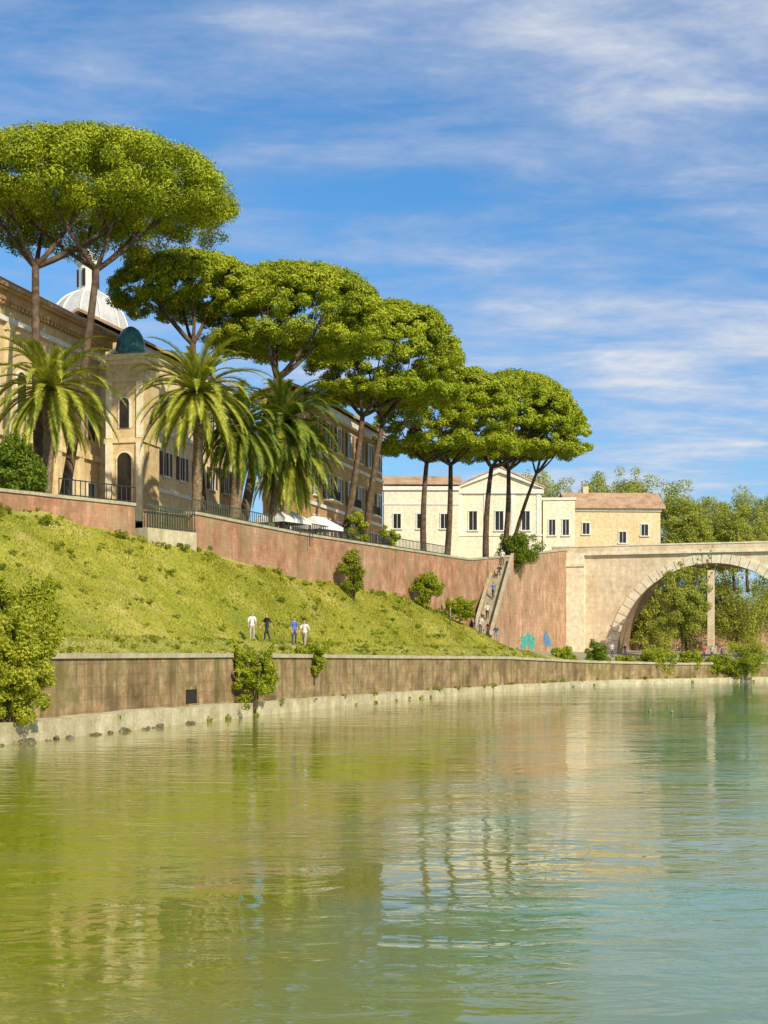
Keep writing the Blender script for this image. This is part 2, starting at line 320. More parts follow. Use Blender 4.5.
def graffiti(y,w_,h_,z,m,seed,nb):
    rr=random.Random(seed); mb=MB()
    for q in range(nb):
        yy=y+(q-(nb-1)/2)*w_*.8; x=float(wx(yy)); d=np.array([float(wx(yy+.5))-float(wx(yy-.5)),1.]); d/=np.linalg.norm(d); n=(d[1],-d[0]); pl=[]; zc=z+rr.uniform(-.3,.3)*h_
        for k in range(16):
            a=2*PI*k/16; s=rr.uniform(.55,1.25); pl.append((math.cos(a)*w_*.7*s,zc+math.sin(a)*h_*s))
        mb.prism(pl,lambda a,zz,s:(x+d[0]*a+n[0]*((.03+.004*q) if s else -.02),yy+d[1]*a+n[1]*((.03+.004*q) if s else -.02),zz))
    mb.build('graffiti',m,rw)
graffiti(187,2.2,1.0,5.3,M['teal'],1,3); graffiti(195.5,1.7,1.1,5.3,M['bluep'],2,2)
g0=Vector((float(wx(103.6)),103.6)); g1=Vector((float(wx(108.4)),108.4)); gd=(g1-g0).normalized(); gl=(g1-g0).length
ga=empty('gate_terrace',(g0.x,g0.y,0),math.atan2(gd.y,gd.x),'pale concrete terrace block topped by a dark iron fence between the two brick walls','gate')
MB().box(0,-.5,10.5,gl,1.5,13.3).build('block',M['ledge'],ga)
fr=MB()
for k in range(20):
    x=.1+k*(gl-.2)/19; fr.box(x-.03,-.43,13.3,x+.03,-.37,15.0)
fr.box(0,-.42,14.9,gl,-.36,15.05).box(0,-.42,13.4,gl,-.36,13.5); fr.build('fence',M['greeniron'],ga)
MB().box(.3,.2,13.3,gl-.3,.3,14.7).build('gate_panel',M['quay'],ga)
def railing(y0,y1,label,m,h=1.2,zoff=.22,inn=.3,step=.35):
    y=np.arange(y0,y1,step); xy,nn=line(wx,y); p=xy+nn*inn; z=zt(y)+zoff
    e=empty('railing',(p[0][0],p[0][1],0),0,label,'railing'); o=Vector((p[0][0],p[0][1],0)); bm_=MB(); rl=MB()
    for i in range(len(y)): bm_.box(p[i][0]-.03-o.x,p[i][1]-.03-o.y,z[i],p[i][0]+.03-o.x,p[i][1]+.03-o.y,z[i]+h)
    for hh in (.12,h): rl.tube([(p[i][0]-o.x,p[i][1]-o.y,z[i]+hh) for i in range(0,len(y))],.045,6)
    bm_.build('balusters',m,e); rl.build('rail',m,e)
railing(98,103.5,'dark iron railing on the brick wall below the left palm',M['iron'])
railing(109,122,'green iron railing on the brick wall below the two right palms',M['greeniron'],1.0)
railing(124,160,'dark iron railing on the long wall in front of the brown house',M['iron'],1.0)
# ------------------------------------------------------------------ stairs
def stairs():
    b0=Vector((11.2,161.5,4.9)); b1=Vector((15.2,177.0,15.4)); d=Vector((b1.x-b0.x,b1.y-b0.y)); L=d.length; ang=math.atan2(d.y,d.x)
    e=empty('stone_stairs',(b0.x,b0.y,b0.z),ang,'steep pale stone stairs climbing from the walkway to the street by the pink wall','stairs')
    n=54; H=b1.z-b0.z; s=MB(); poly=[(0,-1.5)]
    for k in range(n): poly+=[(L*k/n,H*(k+1)/n),(L*(k+1)/n,H*(k+1)/n)]
    poly+=[(L,-1.5)]
    vs=MB(); vs.prism(poly,lambda a,z,sd:(a,-.9 if sd else .9,z)); vs.build('steps',M['coping'],e)
    for sy_ in (-1.2,.9):
        MB().prism([(0,-2),(0,.8),(L,H+.8),(L,-2)],lambda a,z,sd:(a,sy_+(.3 if sd else 0),z)).build('side_wall',M['pinkstone'],e)
        MB().prism([(-.1,.803),(-.1,.98),(L,H+.98),(L,H+.803)],lambda a,z,sd:(a,sy_-.06+(.42 if sd else 0),z)).build('side_coping',M['coping'],e)
    return b0,b1
sb0,sb1=stairs()
# ------------------------------------------------------------------ buildings
def bld(name,px,Y,z,u,label):
    x=(px-384)/F*Y; return empty(name,(x,Y,z),math.atan2(u[1],u[0]),label,'building')
def fmap(face,D=0):
    if face=='front': return lambda a,d,z:(a,-d,z)
    if face=='left': return lambda a,d,z:(-d,a,z)
    return lambda a,d,z:(D+d,a,z)
def fbox(mb,fm,a0,d0,z0,a1,d1,z1):
    p=fm(a0,d0,z0); q=fm(a1,d1,z1); return mb.box(min(p[0],q[0]),min(p[1],q[1]),z0,max(p[0],q[0]),max(p[1],q[1]),z1)
def window(e,fm,a,z,w_,h,trim='white',shutter=None,arch=False):
    t=.16; f=MB()
    if arch:
        n=10; o=[(a-w_/2-t,z),(a+w_/2+t,z)]+[(a+(w_/2+t)*math.cos(PI*k/n),z+h+(w_/2+t)*math.sin(PI*k/n)) for k in range(n+1)]
        i_=[(a-w_/2,z+.02),(a+w_/2,z+.02)]+[(a+w_/2*math.cos(PI*k/n),z+h+w_/2*math.sin(PI*k/n)) for k in range(n+1)]
        f.prism(o,lambda q,zz,s:fm(q,.1 if s else -.05,zz)); fo=f.build('window',M[trim],e)
        MB().prism(i_,lambda q,zz,s:fm(q,.13 if s else -.03,zz)).build('pane',M['pane'],fo)
    else:
        fbox(f,fm,a-w_/2-t,-.05,z,a-w_/2,.12,z+h); fbox(f,fm,a+w_/2,-.05,z,a+w_/2+t,.12,z+h); fbox(f,fm,a-w_/2-t,-.05,z+h,a+w_/2+t,.16,z+h+t)
        fbox(f,fm,a-.03,-.04,z+.01,a+.03,.07,z+h-.01)
        fo=f.build('window',M[trim],e)
        fbox(MB(),fm,a-w_/2+.003,-.05,z+.003,a+w_/2-.003,.03,z+h-.003).build('pane',M['pane'],fo)
        fbox(MB(),fm,a-w_/2-t-.1,-.05,z-.18,a+w_/2+t+.1,.25,z-.002).build('sill',M[trim],fo)
        if shutter:
            for s in (-1,1):
                c=a+s*(w_/2+t+w_*.27); fbox(MB(),fm,c-w_*.26,.02,z,c+w_*.26,.1,z+h).build('shutter',M[shutter],fo)
def gable(e,L,D,H,rise,ov,m,thick=.3,axis='x'):
    mb=MB()
    if axis=='x':
        pr=[(-ov,H-ov*rise/(D/2)),(D/2,H+rise),(D+ov,H-ov*rise/(D/2)),(D+ov,H-ov*rise/(D/2)+thick),(D/2,H+rise+thick),(-ov,H-ov*rise/(D/2)+thick)]
        mb.prism(pr,lambda a,z,s:(-ov if s else L+ov,a,z))
    else:
        pr=[(-ov,H-ov*rise/(L/2)),(L/2,H+rise),(L+ov,H-ov*rise/(L/2)),(L+ov,H-ov*rise/(L/2)+thick),(L/2,H+rise+thick),(-ov,H-ov*rise/(L/2)+thick)]
        mb.prism(pr,lambda a,z,s:(a,-ov if s else D+ov,z))
    return mb.build('roof',m,e)
def wallbox(e,L,D,H,m,rise=0,axis='x'):
    if rise:
        if axis=='x': return MB().prism([(0,-2),(D,-2),(D,H),(D/2,H+rise),(0,H)],lambda a,z,s:(0 if s else L,a,z)).build('wall',m,e)
        return MB().prism([(0,-2),(L,-2),(L,H),(L/2,H+rise),(0,H)],lambda a,z,s:(a,0 if s else D,z)).build('wall',m,e)
    return MB().box(0,0,-2,L,D,H).build('wall',m,e)
RU=(.258,.966); fm=fmap('front'); fl_=fmap('left')
e=bld('church_building',-90,100,14.2,RU,'ochre church building with deep cornice behind the left palm and big pine')
L,D,H=31,15,19.0
wallbox(e,L,D,H,M['ochre'],4,'x'); gable(e,L,D,H+.45,4,1.1,M['tile'])
c=MB(); fbox(c,fm,-.5,0,H-1.0,L+.5,.5,H-.3); fbox(c,fm,-.8,0,H-.3,L+.8,.95,H+.1)
for k in range(52): fbox(c,fm,.1+k*.6,.001,H-1.3,.4+k*.6,.42,H-.999)
c.build('cornice',M['brownp'],e)  # brown tone puts the eave's shade into the cornice colour
c=MB(); fbox(c,fm,-.2,0,H-2.6,L+.2,.35,H-2.2); c.build('string_course',M['white'],e)
c=MB(); fbox(c,fm,-.15,0,7.2,L+.15,.3,7.7); c.build('string_course',M['yellow'],e)
for k in range(8):
    a=1+k*4.15; p_=MB(); fbox(p_,fm,a-.4,0,0,a+.4,.25,7.19); p_.build('pilaster',M['yellow'],e)
    p_=MB(); fbox(p_,fm,a-.38,0,7.71,a+.38,.25,H-3.21); fbox(p_,fm,a-.55,0,H-3.2,a+.55,.33,H-2.61); p_.build('pilaster',M['yellow'],e)
for k in range(7):
    window(e,fm,3.1+k*4.15,9,1.3,3.2,'white',None,True); window(e,fm,3.1+k*4.15,2.5,1.3,2.6)
dm=empty('domed_church',at(88,648,150)-Vector((0,0,EYE-14)),0,'pale church dome with slender lantern rising behind the left ochre church','dome')
MB().lathe([(4.5,0),(4.5,22.6),(4.8,22.8),(4.8,23.4),(4.4,23.6)],32).build('drum',M['cream'],dm,True)
MB().lathe([(4.3*math.cos(R(a)),23.6+5.0*math.sin(R(a))) for a in range(0,78,6)],32).build('dome_shell',M['lead'],dm,True)
rb=MB()
for k in range(12):
    a0=2*PI*k/12; rb.tube([(4.35*math.cos(R(a))*math.cos(a0),4.35*math.cos(R(a))*math.sin(a0),23.6+5.05*math.sin(R(a))) for a in range(0,78,8)],.12,5)
rb.build('dome_ribs',M['white'],dm)
ln=MB().lathe([(1.2,28.2),(1.25,28.6),(1.0,28.7),(1.0,31.2),(1.25,31.4),(1.25,31.7)],12).build('lantern',M['white'],dm)
MB().lathe([(1.15,31.7),(1.05,32.3),(.6,32.9),(.12,33.2),(.08,34.3)],12).build('lantern_cap',M['lead'],ln,True)
op=MB()
for k in range(6):
    a0=2*PI*k/6+.3; x,y=1.01*math.cos(a0),1.01*math.sin(a0); op.box(x-.15,y-.15,29.0,x+.15,y+.15,30.8)
op.build('lantern_opening',M['dark'],ln)
e=bld('chapel_front',106,124,14.2,(.97,-.243),'narrow ochre chapel front with tall arched recess and blue green glass cupola')
L,D,H=3.6,3.4,15.6; wallbox(e,L,D,H,M['ochre'])
c=MB().box(-.35,-.35,H,L+.35,D+.35,H+.5); c.box(-.2,-.2,H-.4,L+.2,D+.2,H+.001); c.build('cornice',M['yellow'],e)
MB().box(-.15,-.15,H-1.9,L+.15,D+.15,H-1.6).build('string_course',M['yellow'],e); MB().box(-.15,-.15,8.3,L+.15,D+.15,8.7).build('string_course',M['yellow'],e)
for a in (.35,L-.35):
    p_=MB(); fbox(p_,fm,a-.3,0,0,a+.3,.25,8.29); p_.build('pilaster',M['cream'],e)
    p_=MB(); fbox(p_,fm,a-.28,0,8.71,a+.28,.2,H-1.91); p_.build('pilaster',M['cream'],e)
window(e,fm,1.8,.5,1.3,6.3,'cream',None,True); window(e,fm,1.8,9.6,.9,2.2,'white',None,True)
MB().lathe([(1.45,H+.5),(1.45,H+1.0),(1.35,H+1.02),(1.3,H+1.6),(1.1,H+2.4),(.75,H+3.0),(.3,H+3.3),(.05,H+3.35)],24,(1.6,1.7,0)).build('glass_cupola',M['glassdome'],e,True)
e=bld('yellow_house',138,137,14.2,RU,'pale yellow house with dark windows partly hidden behind the middle palm')
L,D,H=26,12,20.0; wallbox(e,L,D,H,M['yellow'],3,'x'); gable(e,L,D,H+.4,3,.9,M['tile'])
c=MB(); fbox(c,fm,-.3,0,H-.7,L+.3,.4,H-.05); c.build('cornice',M['white'],e)
for zz in (6,12):
    c=MB(); fbox(c,fm,-.1,0,zz,L+.1,.15,zz+.4); c.build('string_course',M['white'],e)
for fl in (1.8,7.8,13.6):
    for k in range(6): window(e,fm,2.4+k*4.2,fl,1.3,2.4,'white','shutter')
for fl in (1.8,7.8,13.6):
    for a in (2.5,6,9.5): window(e,fl_,a,fl,1.2,2.3,'white')
e=bld('apartment_house',308,147,14.2,(.25,.968),'brown ochre apartment house with white trim and dark shutters right of the palms')
L,D,H=31,5.0,16.6; wallbox(e,L,D,H,M['brownp'],1.0,'x'); gable(e,L,D,H+.5,1.0,1.0,M['tile'])
c=MB(); fbox(c,fm,-.4,0,H-.9,L+.4,.55,H-.02); c.build('cornice',M['white'],e)
for zz in (5.4,11):
    c=MB(); fbox(c,fm,-.1,0,zz,L+.1,.18,zz+.35); c.build('string_course',M['white'],e)
for fl in (1.6,6.6,12.2):
    for k in range(7): window(e,fm,2.6+k*4.4,fl,1.4,2.7,'white','shutter')
for fl in (1.6,6.6,12.2): window(e,fl_,2.5,fl,1.1,2.4,'white','shutter')
for k in (1,3,5):
    bl=MB(); a=2.6+k*4.4; fbox(bl,fm,a-1.6,0,6.25,a+1.6,1.1,6.4); bo=bl.build('balcony',M['white'],e)
    rl=MB()
    for q in range(15): fbox(rl,fm,a-1.55+q*.22,1.0,6.4,a-1.51+q*.22,1.06,7.35)
    fbox(rl,fm,a-1.6,.98,7.35,a+1.6,1.08,7.43); rl.build('balcony_rail',M['iron'],bo)
e=bld('cream_villa',384,213,17.6,(1,0.02),'low cream villa wing with small dark windows between the pine trunks')
L,D,H=11.4,9,11.4; wallbox(e,L,D,H,M['cream'],1.4,'x'); gable(e,L,D,H+.4,1.4,.5,M['tile'])
c=MB(); fbox(c,fm,-.2,0,H-.6,L+.2,.3,H); c.build('cornice',M['white'],e)
c=MB(); fbox(c,fm,-.1,0,8.6,L+.1,.12,8.8); c.build('string_course',M['white'],e)
for k in range(3): window(e,fm,2.0+k*3.6,5.0,1.1,2.2)
e=bld('gabled_pavilion',457,215,17.6,(1,0.0),'cream pavilion with low pediment and tall dark windows left of the bridge')
L,D,H=13.0,11,11.2; wallbox(e,L,D,H,M['cream'],2.9,'y'); gable(e,L,D,H+.35,2.9,.6,M['tile'],.25,'y')
c=MB(); fbox(c,fm,-.3,0,H-.7,L+.3,.35,H-.05); c.build('cornice',M['white'],e)
c=MB(); fbox(c,fm,-.1,0,4.0,L+.1,.15,4.25); c.build('string_course',M['white'],e)
for sgn in (-1,1):
    rk=MB(); x0=L/2; x1=L/2+sgn*(L/2+.35); rk.prism([(x0,H+2.9-.35),(x0,H+2.9+.3),(x1,H+.15),(x1,H-.04)],lambda a,z,s:(a,-.5 if s else -.003,z))
    rk.build('pediment_moulding',M['white'],e)
for a in (.5,4.4,8.6,12.5):
    p_=MB(); fbox(p_,fm,a-.3,0,4.26,a+.3,.12,H-.71); p_.build('pilaster',M['white'],e)
for a in (2.45,6.5,10.55): window(e,fm,a,4.9,1.2,2.9)
e=bld('cream_annex',543,216,17.8,(1,-.05),'small flat roofed cream annex beside the pavilion above the pink wall')
L,D,H=4.9,7,9.4; wallbox(e,L,D,H,M['cream']); MB().box(-.2,-.2,H,L+.2,D+.2,H+.4).build('cornice',M['white'],e)
for a in (1.4,3.5): window(e,fm,a,4.0,.95,2.4)
e=bld('peach_house',570,226,18.2,(1,.06),'peach house with tiled roof and small windows above the bridge end')
L,D,H=14.8,9,8.8; wallbox(e,L,D,H,M['peach'],2.4,'x'); gable(e,L,D,H+.3,2.4,.7,M['tile'])
c=MB(); fbox(c,fm,-.15,0,H-.5,L+.15,.25,H-.08); c.build('cornice',M['white'],e)
for a,z in ((2.6,4.6),(8.6,3.2),(12.2,4.4)): window(e,fm,a,z,1.1,1.8)
MB().box(3,4.2,H+1.5,3.9,5.0,H+4.0).build('chimney',M['peach'],e)
def tent(px,Y,w_,label):
    p=gp(px,Y); e=empty('awning',p,R(60),label,'awning'); h=2.3
    MB().add([(-w_,-1.6,h),(w_,-1.6,h),(w_,1.6,h),(-w_,1.6,h),(-w_*.5,0,h+1.0),(w_*.5,0,h+1.0),(-w_,-1.6,h-.35),(w_,-1.6,h-.35),(w_,1.6,h-.35),(-w_,1.6,h-.35)],
        [(0,1,5,4),(1,2,5),(2,3,4,5),(3,0,4),(6,7,1,0),(7,8,2,1),(8,9,3,2),(9,6,0,3)]).build('canopy',M['canvas'],e,fix=False)
    for sx in (-1,1):
        for s2 in (-1,1): MB().tube([(sx*(w_-.08),s2*1.5,0),(sx*(w_-.08),s2*1.5,h-.02)],.05,6).build('leg',M['iron'],e)
tent(283,wallY(283)+3,2.2,'white canvas awning on the street below the drooping dark palm')
tent(318,wallY(318)+4,2.0,'white canvas awning on the street in front of the brown apartment house')
# ------------------------------------------------------------------ bridge
P0=Vector((28,205,0)); br=empty('stone_bridge',P0,math.atan2(-.342,.94),'pale stone arch bridge crossing from the right over the walkway','bridge')
AC,AZ,AR,BD=19.6,2.9,13.6,9.0; ZTOP=17.9
def arch_wall():
    mb=MB(); n=40; arc=[]
    for k in range(n+1):
        a=PI-PI*k/n; arc.append((AC+AR*math.cos(a),AZ+AR*math.sin(a)))
    xs=[-3.5,0,4]+[q[0] for q in arc]+[37,46]; lo=[1.0,1.0,1.0]+[q[1] for q in arc]+[1.0,1.0]
    xs.insert(3,AC-AR-.001); lo.insert(3,1.0); xs.insert(len(xs)-2,AC+AR+.001); lo.insert(len(lo)-2,1.0)
    m_=len(xs)
    for y in (0,BD):
        for i in range(m_): mb.v+=[(xs[i],y,lo[i]),(xs[i],y,ZTOP)]
    o=2*m_
    for i in range(m_-1):
        a,b_,c_,d_=2*i,2*i+1,2*i+2,2*i+3
        mb.f+=[(a,c_,d_,b_),(o+a,o+b_,o+d_,o+c_),(b_,d_,o+d_,o+b_),(a,o+a,o+c_,c_)]
    mb.f+=[(0,1,o+1,o),(2*m_-2,o+2*m_-2,o+2*m_-1,2*m_-1)]
    return mb
arch_wall().build('spandrel_wall',M['bridge'],br)
rg=MB(); n=40; NV_=34
for k in range(NV_):
    a0=PI*(k+.035)/NV_; a1=PI*(k+.965)/NV_
    pl=[(AC+r_*math.cos(a),AZ+r_*math.sin(a)) for r_,a in ((AR-.06,a0),(AR+1.3,a0),(AR+1.3,a1),(AR-.06,a1))]
    rg.prism(pl,lambda a,z,s:(a,-.18 if s else .4,z))
rg.build('arch_ring',M['voussoir'],br)
vt=[]
for k in range(n+1):
    a=PI*k/n; vt+=[(AC+(AR-.04)*math.cos(a),.42,AZ+(AR-.04)*math.sin(a)),(AC+(AR-.04)*math.cos(a),BD-.02,AZ+(AR-.04)*math.sin(a))]
MB().add(vt,[(2*k,2*k+1,2*k+3,2*k+2) for k in range(n)]).build('vault',M['brickarch'],br,True)
MB().box(-3.6,-.5,ZTOP,46,BD+.5,ZTOP+.35).build('cornice',M['voussoir'],br)
MB().box(-3.5,-.1,ZTOP+.35,46,.35,ZTOP+1.25).build('parapet',M['bridge'],br); MB().box(-3.5,BD-.35,ZTOP+.35,46,BD+.1,ZTOP+1.25).build('parapet',M['bridge'],br)
MB().box(-3.55,-.2,ZTOP+1.25,46,.45,ZTOP+1.45).build('parapet_coping',M['voussoir'],br)
MB().box(-1.4,-.6,1,1.4,-.002,ZTOP-.01).build('pilaster',M['voussoir'],br)
MB().box(-1.6,-.8,ZTOP-1.6,1.6,-.61,ZTOP-1.2).build('pilaster_band',M['voussoir'],br)
pc=empty('stone_pier',gp(711,226),R(-20),'slender pale stone pier standing behind the bridge arch','column')
MB().box(-.8,-.8,-.6,.8,.8,1.2).build('base',M['coping'],pc); MB().box(-.5,-.5,1.2,.5,.5,13.4).build('shaft',M['bridge'],pc)
# ------------------------------------------------------------------ foliage
def leaf_obj(name,C,Nn,sz,m,parent,wd=.5):
    n=len(C); Nn=Nn/np.linalg.norm(Nn,axis=1)[:,None]
    t=rng.normal(size=(n,3)); a=np.cross(Nn,t); a/=np.linalg.norm(a,axis=1)[:,None]+1e-9; b=np.cross(Nn,a)
    s=sz[:,None]; V=np.empty((n,4,3)); V[:,0]=C-a*s; V[:,1]=C-b*s*wd; V[:,2]=C+a*s; V[:,3]=C+b*s*wd
    me=bpy.data.meshes.new(name); me.vertices.add(4*n); me.vertices.foreach_set('co',V.reshape(-1))
    me.loops.add(4*n); me.loops.foreach_set('vertex_index',np.arange(4*n,dtype=np.int32))
    me.polygons.add(n); me.polygons.foreach_set('loop_start',np.arange(0,4*n,4,dtype=np.int32))
    me.update(calc_edges=True); me.validate(); me.materials.append(m)
    return link(name,me,parent)
def clumps(cs,crs,per,leaf,squash=.8,out=.55,upb=.25):
    P=[];NN=[];SZ=[]
    for c,cr in zip(cs,crs):
        k=int(per*(cr/np.mean(crs))**2)+4; d=rng.normal(size=(k,3)); d/=np.linalg.norm(d,axis=1)[:,None]
        rr=cr*(.5+.6*rng.random(k)**.8)
        P.append(c+d*rr[:,None]*np.array([1,1,squash])); NN.append(d+rng.normal(size=(k,3))*out+np.array([0,0,upb])); SZ.append(leaf*rng.uniform(.6,1.3,k))
    return np.concatenate(P),np.concatenate(NN),np.concatenate(SZ)
def limb(p0,p1,bend,n=6):
    p0=Vector(p0);p1=Vector(p1); mid=(p0+p1)/2+Vector(bend); return [p0*(1-t)**2+mid*2*t*(1-t)+p1*t*t for t in [i/(n-1) for i in range(n)]]
def pine(px,ytop,ybot,hw,Y,trunks,label,nc=240,per=150,leaf=.12,forkz=.8,flat_=2.6):
    # trunks: list of (base px, metres behind the wall, lean towards, radius)
    s=Y/F; c=at(px,ybot,Y); rx=hw*s; h=(ybot-ytop)*s
    o=gp(trunks[0][0],wallY(trunks[0][0])+trunks[0][1]); e=empty('stone_pine',o,0,label,'tree','stone pines along the embankment')
    k=nc; k1=int(nc*.62); k2=int(nc*.76)
    a=rng.uniform(0,2*PI,k); r=np.sqrt(rng.random(k))*.97
    p1,p2=rng.uniform(0,6,2); lob=1+.02*np.sin(3*a+p1)+.025*np.sin(5*a+p2)
    top=np.clip(1-r**flat_,0,1)**.5
    bump=.02*np.sin(r*7*np.cos(a)+p1)*np.cos(r*6*np.sin(a)+p2)
    z=top*(.92+.04*rng.random(k)+bump); z[k1:k2]=rng.uniform(.1,.8,k2-k1)*top[k1:k2]; z[k2:]=rng.uniform(.0,.07,k-k2)
    cs=np.stack([r*np.cos(a)*lob*rx,r*np.sin(a)*lob*rx*.85,z*h*.93],1)+np.array(c-o)
    crs=np.clip(rx*rng.uniform(.065,.115,k),.45,1.2)
    P,NN,SZ=clumps(cs,crs,per,leaf,.66,.35,.3); leaf_obj('crown',P,NN,SZ,M['pine'],e,.4)
    tb=MB(); cc=c-o
    for (bpx,back,fr_,r0) in trunks:
        start=gp(bpx,wallY(bpx)+back)-o; start.z-=.3; fork=Vector((start.x*.35+(cc.x+fr_*rx)*.65,start.y*.4+cc.y*.6,cc.z*forkz))
        pts=limb(start,fork,(random.uniform(-.7,.7),0,0),7); tb.tube(pts,[r0*(1-.4*i/6) for i in range(7)],8)
        nb=6
        for q in range(nb):
            a=2*PI*q/nb+random.uniform(-.3,.3); rr=rx*random.uniform(.3,.7)
            tip=Vector((cc.x+fr_*rx*.5+math.cos(a)*rr,cc.y+math.sin(a)*rr*.8,cc.z+h*random.uniform(.12,.35)))
            pb=limb(fork,tip,(0,0,-h*.1),6); tb.tube(pb,[r0*.5*(1-.14*i) for i in range(6)],6)
            for w_ in range(2):
                t2=tip+Vector((random.uniform(-1,1)*rx*.2,random.uniform(-1,1)*rx*.2,h*.15)); tb.tube(limb(pb[3],t2,(0,0,0),4),[r0*.2,r0*.16,r0*.12,r0*.07],5)
    tb.build('trunk',M['bark'],e,True,fix=False)
pine(82,140,222,156,113,[(42,4,-.3,.46),(60,5,.22,.42)],'tallest stone pine with the widest crown at the far left over the church',880,250,.13,.8)
pine(188,252,306,80,128,[(205,8,0,.42)],'dark stone pine half hidden between the big left pine and its right neighbour',420,220,.14)
pine(296,260,346,92,130,[(240,6,0,.48)],'broad stone pine standing above the dark drooping palm',700,225,.14)
pine(386,294,398,80,146,[(340,5,-.15,.42),(364,4,.1,.42)],'stone pine with rounded crown standing in front of the brown apartment house',700,215,.155,.86)
pine(446,358,450,72,162,[(424,5,-.25,.4),(446,5,.1,.4)],'smaller stone pine left of the last pine with slim leaning trunk',600,200,.165,.88)
pine(512,366,454,70,177,[(486,5,-.25,.44),(503,5,.0,.42)],'rightmost large stone pine with twin trunks in front of the cream pavilion',620,205,.175,.88)
pine(552,396,450,38,181,[(508,6,0,.3)],'small stone pine leaning right at the end of the row near the pavilion',280,160,.175)
def palm(px,py,L,n,label,m,bpx,back,seed=0,emin=-45,rt=.4,droop=4.0):
    Y=wallY(bpx)+back; rr=random.Random(seed); c=at(px,py,Y); b=gp(bpx,Y); e=empty('palm_tree',b,0,label,'palm tree','palms along the embankment wall'); c=c-b
    pts=limb((0,0,-.3),c,(.2,0,0),9); MB().tube(pts,[rt*(1.15 if i==0 else (1.0 if i<7 else 1.3)) for i in range(9)],10).build('trunk',M['palmbark'],e,True,fix=False)
    mb=MB()
    for i in range(n):
        el=R(80-(80-emin)*(i/n)**.85+rr.uniform(-8,8)); az=i*2.39996+rr.uniform(-.25,.25); Lf=L*rr.uniform(.8,1.1)
        p=Vector(c); seg=12; h=Vector((math.cos(az),math.sin(az),0)); side=Vector((-math.sin(az),math.cos(az),0)); path=[]
        for k in range(seg+1):
            d=h*math.cos(el)+Vector((0,0,math.sin(el))); path.append((p.copy(),d)); p+=d*Lf/seg; el=max(el-R(droop+k*.85)*(1 if el>-.7 else .5),-1.45)
        for k in range(seg):
            for s2 in (0,.33,.66):
                P=path[k][0].lerp(path[k+1][0],s2); d=path[k][1]; t=(k+s2)/seg; up=side.cross(d)
                if up.z<0: up=-up
                ll=Lf*.115*math.sin(PI*min(1,.12+t*.95))**.6+.05
                for sg in (-1,1):
                    tip=P+(side*sg*.62+d*.78+up*.3+Vector((0,0,-.12)))*ll*rr.uniform(.85,1.1); wv=d*.13
                    mb.add([P-wv,P+wv,tip],[(0,1,2)])
            a,b_=path[k][0],path[k+1][0]; wv=side*.06*(1-k/seg)+side*.02; mb.add([a-wv,a+wv,b_+wv,b_-wv],[(0,1,2,3)])
    mb.build('crown',m,e,fix=False)
palm(50,388,6.2,80,'leftmost palm with arching yellow green fronds in front of the ochre church',M['palm'],44,3,1,-45,.4,3.4)
palm(198,392,6.7,86,'middle palm with sunlit arching fronds and bare trunk behind the brick wall',M['palm'],195,3,2,-45,.4,3.4)
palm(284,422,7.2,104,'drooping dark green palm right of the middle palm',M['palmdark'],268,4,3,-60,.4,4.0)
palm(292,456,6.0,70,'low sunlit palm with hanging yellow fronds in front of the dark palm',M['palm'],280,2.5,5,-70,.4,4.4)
palm(240,426,6.0,80,'short dark green palm tucked behind the middle palm trunk',M['palmdark'],232,3.5,4,-60,.5,4.4)
def bush(name,label,cat,base,rx,ry,h,nc,per,leaf,m,cfrac=.24,z0=.1,group=None,stemr=.06,shape=1.0,sprigs=0):
    e=empty(name,base,0,label,cat,group); k=nc
    d=rng.normal(size=(k,3)); d/=np.linalg.norm(d,axis=1)[:,None]; rad=rng.random(k)**.45*.86*rng.uniform(.8,1.15,k)
    cs=d*rad[:,None]*np.array([rx,ry,h*(1-z0)/2]); cs+=np.array([0,0,h*z0+h*(1-z0)/2])
    crs=cfrac*min(rx,h*.6)*rng.uniform(.5,1.35,k)
    tb=MB()
    if sprigs:
        ex=[];er=[]
        for q in range(sprigs):
            a=rng.uniform(0,6.28); b0=Vector((math.cos(a)*rx*.6,math.sin(a)*ry*.5,h*rng.uniform(.5,.8))); t1=b0+Vector((math.cos(a)*rx*rng.uniform(.1,.5),math.sin(a)*ry*.3,h*rng.uniform(.15,.35)))
            tb.tube([b0,(b0+t1)/2,t1],[.03,.02,.01],5)
            for u in np.linspace(.1,1,7): ex.append(np.array(b0.lerp(t1,u))); er.append(.24*(1.25-u*.8))
        cs=np.concatenate([cs,np.array(ex)]); crs=np.concatenate([crs,np.array(er)])
    P,NN,SZ=clumps(cs,crs,per,leaf,.9,.7); leaf_obj('foliage' if cat!='tree' else 'crown',P,NN,SZ,m,e,.5)
    ns_=1 if cat=='tree' else 4
    for q in range(ns_):
        t0=Vector((0,0,-.3)); f=Vector((random.uniform(-.15,.15)*rx,0,h*z0+h*.25)); tb.tube(limb(t0,f,(random.uniform(-.1,.1)*rx,0,0),5),[stemr,stemr*.95,stemr*.85,stemr*.75,stemr*.65],7)
        for w_ in range(6 if ns_==1 else 3):
            a=random.uniform(0,6.28); tb.tube(limb(f,(math.cos(a)*rx*.6,math.sin(a)*ry*.6,h*random.uniform(.5,.85)),(0,0,0),4),[stemr*.55,stemr*.4,stemr*.3,stemr*.15],5)
    tb.build('stem' if cat!='tree' else 'trunk',M['stem'],e,True,fix=False); return e
def V3(px,Y,z=None):
    p=gp(px,Y)
    if z is not None: p.z=z
    return p
bush('waterside_bush','large yellow green bush overhanging the water at the left edge','bush',V3(8,64.5,.1),2.7,2.0,6.4,220,120,.085,M['feather'],.14,.0,sprigs=26)
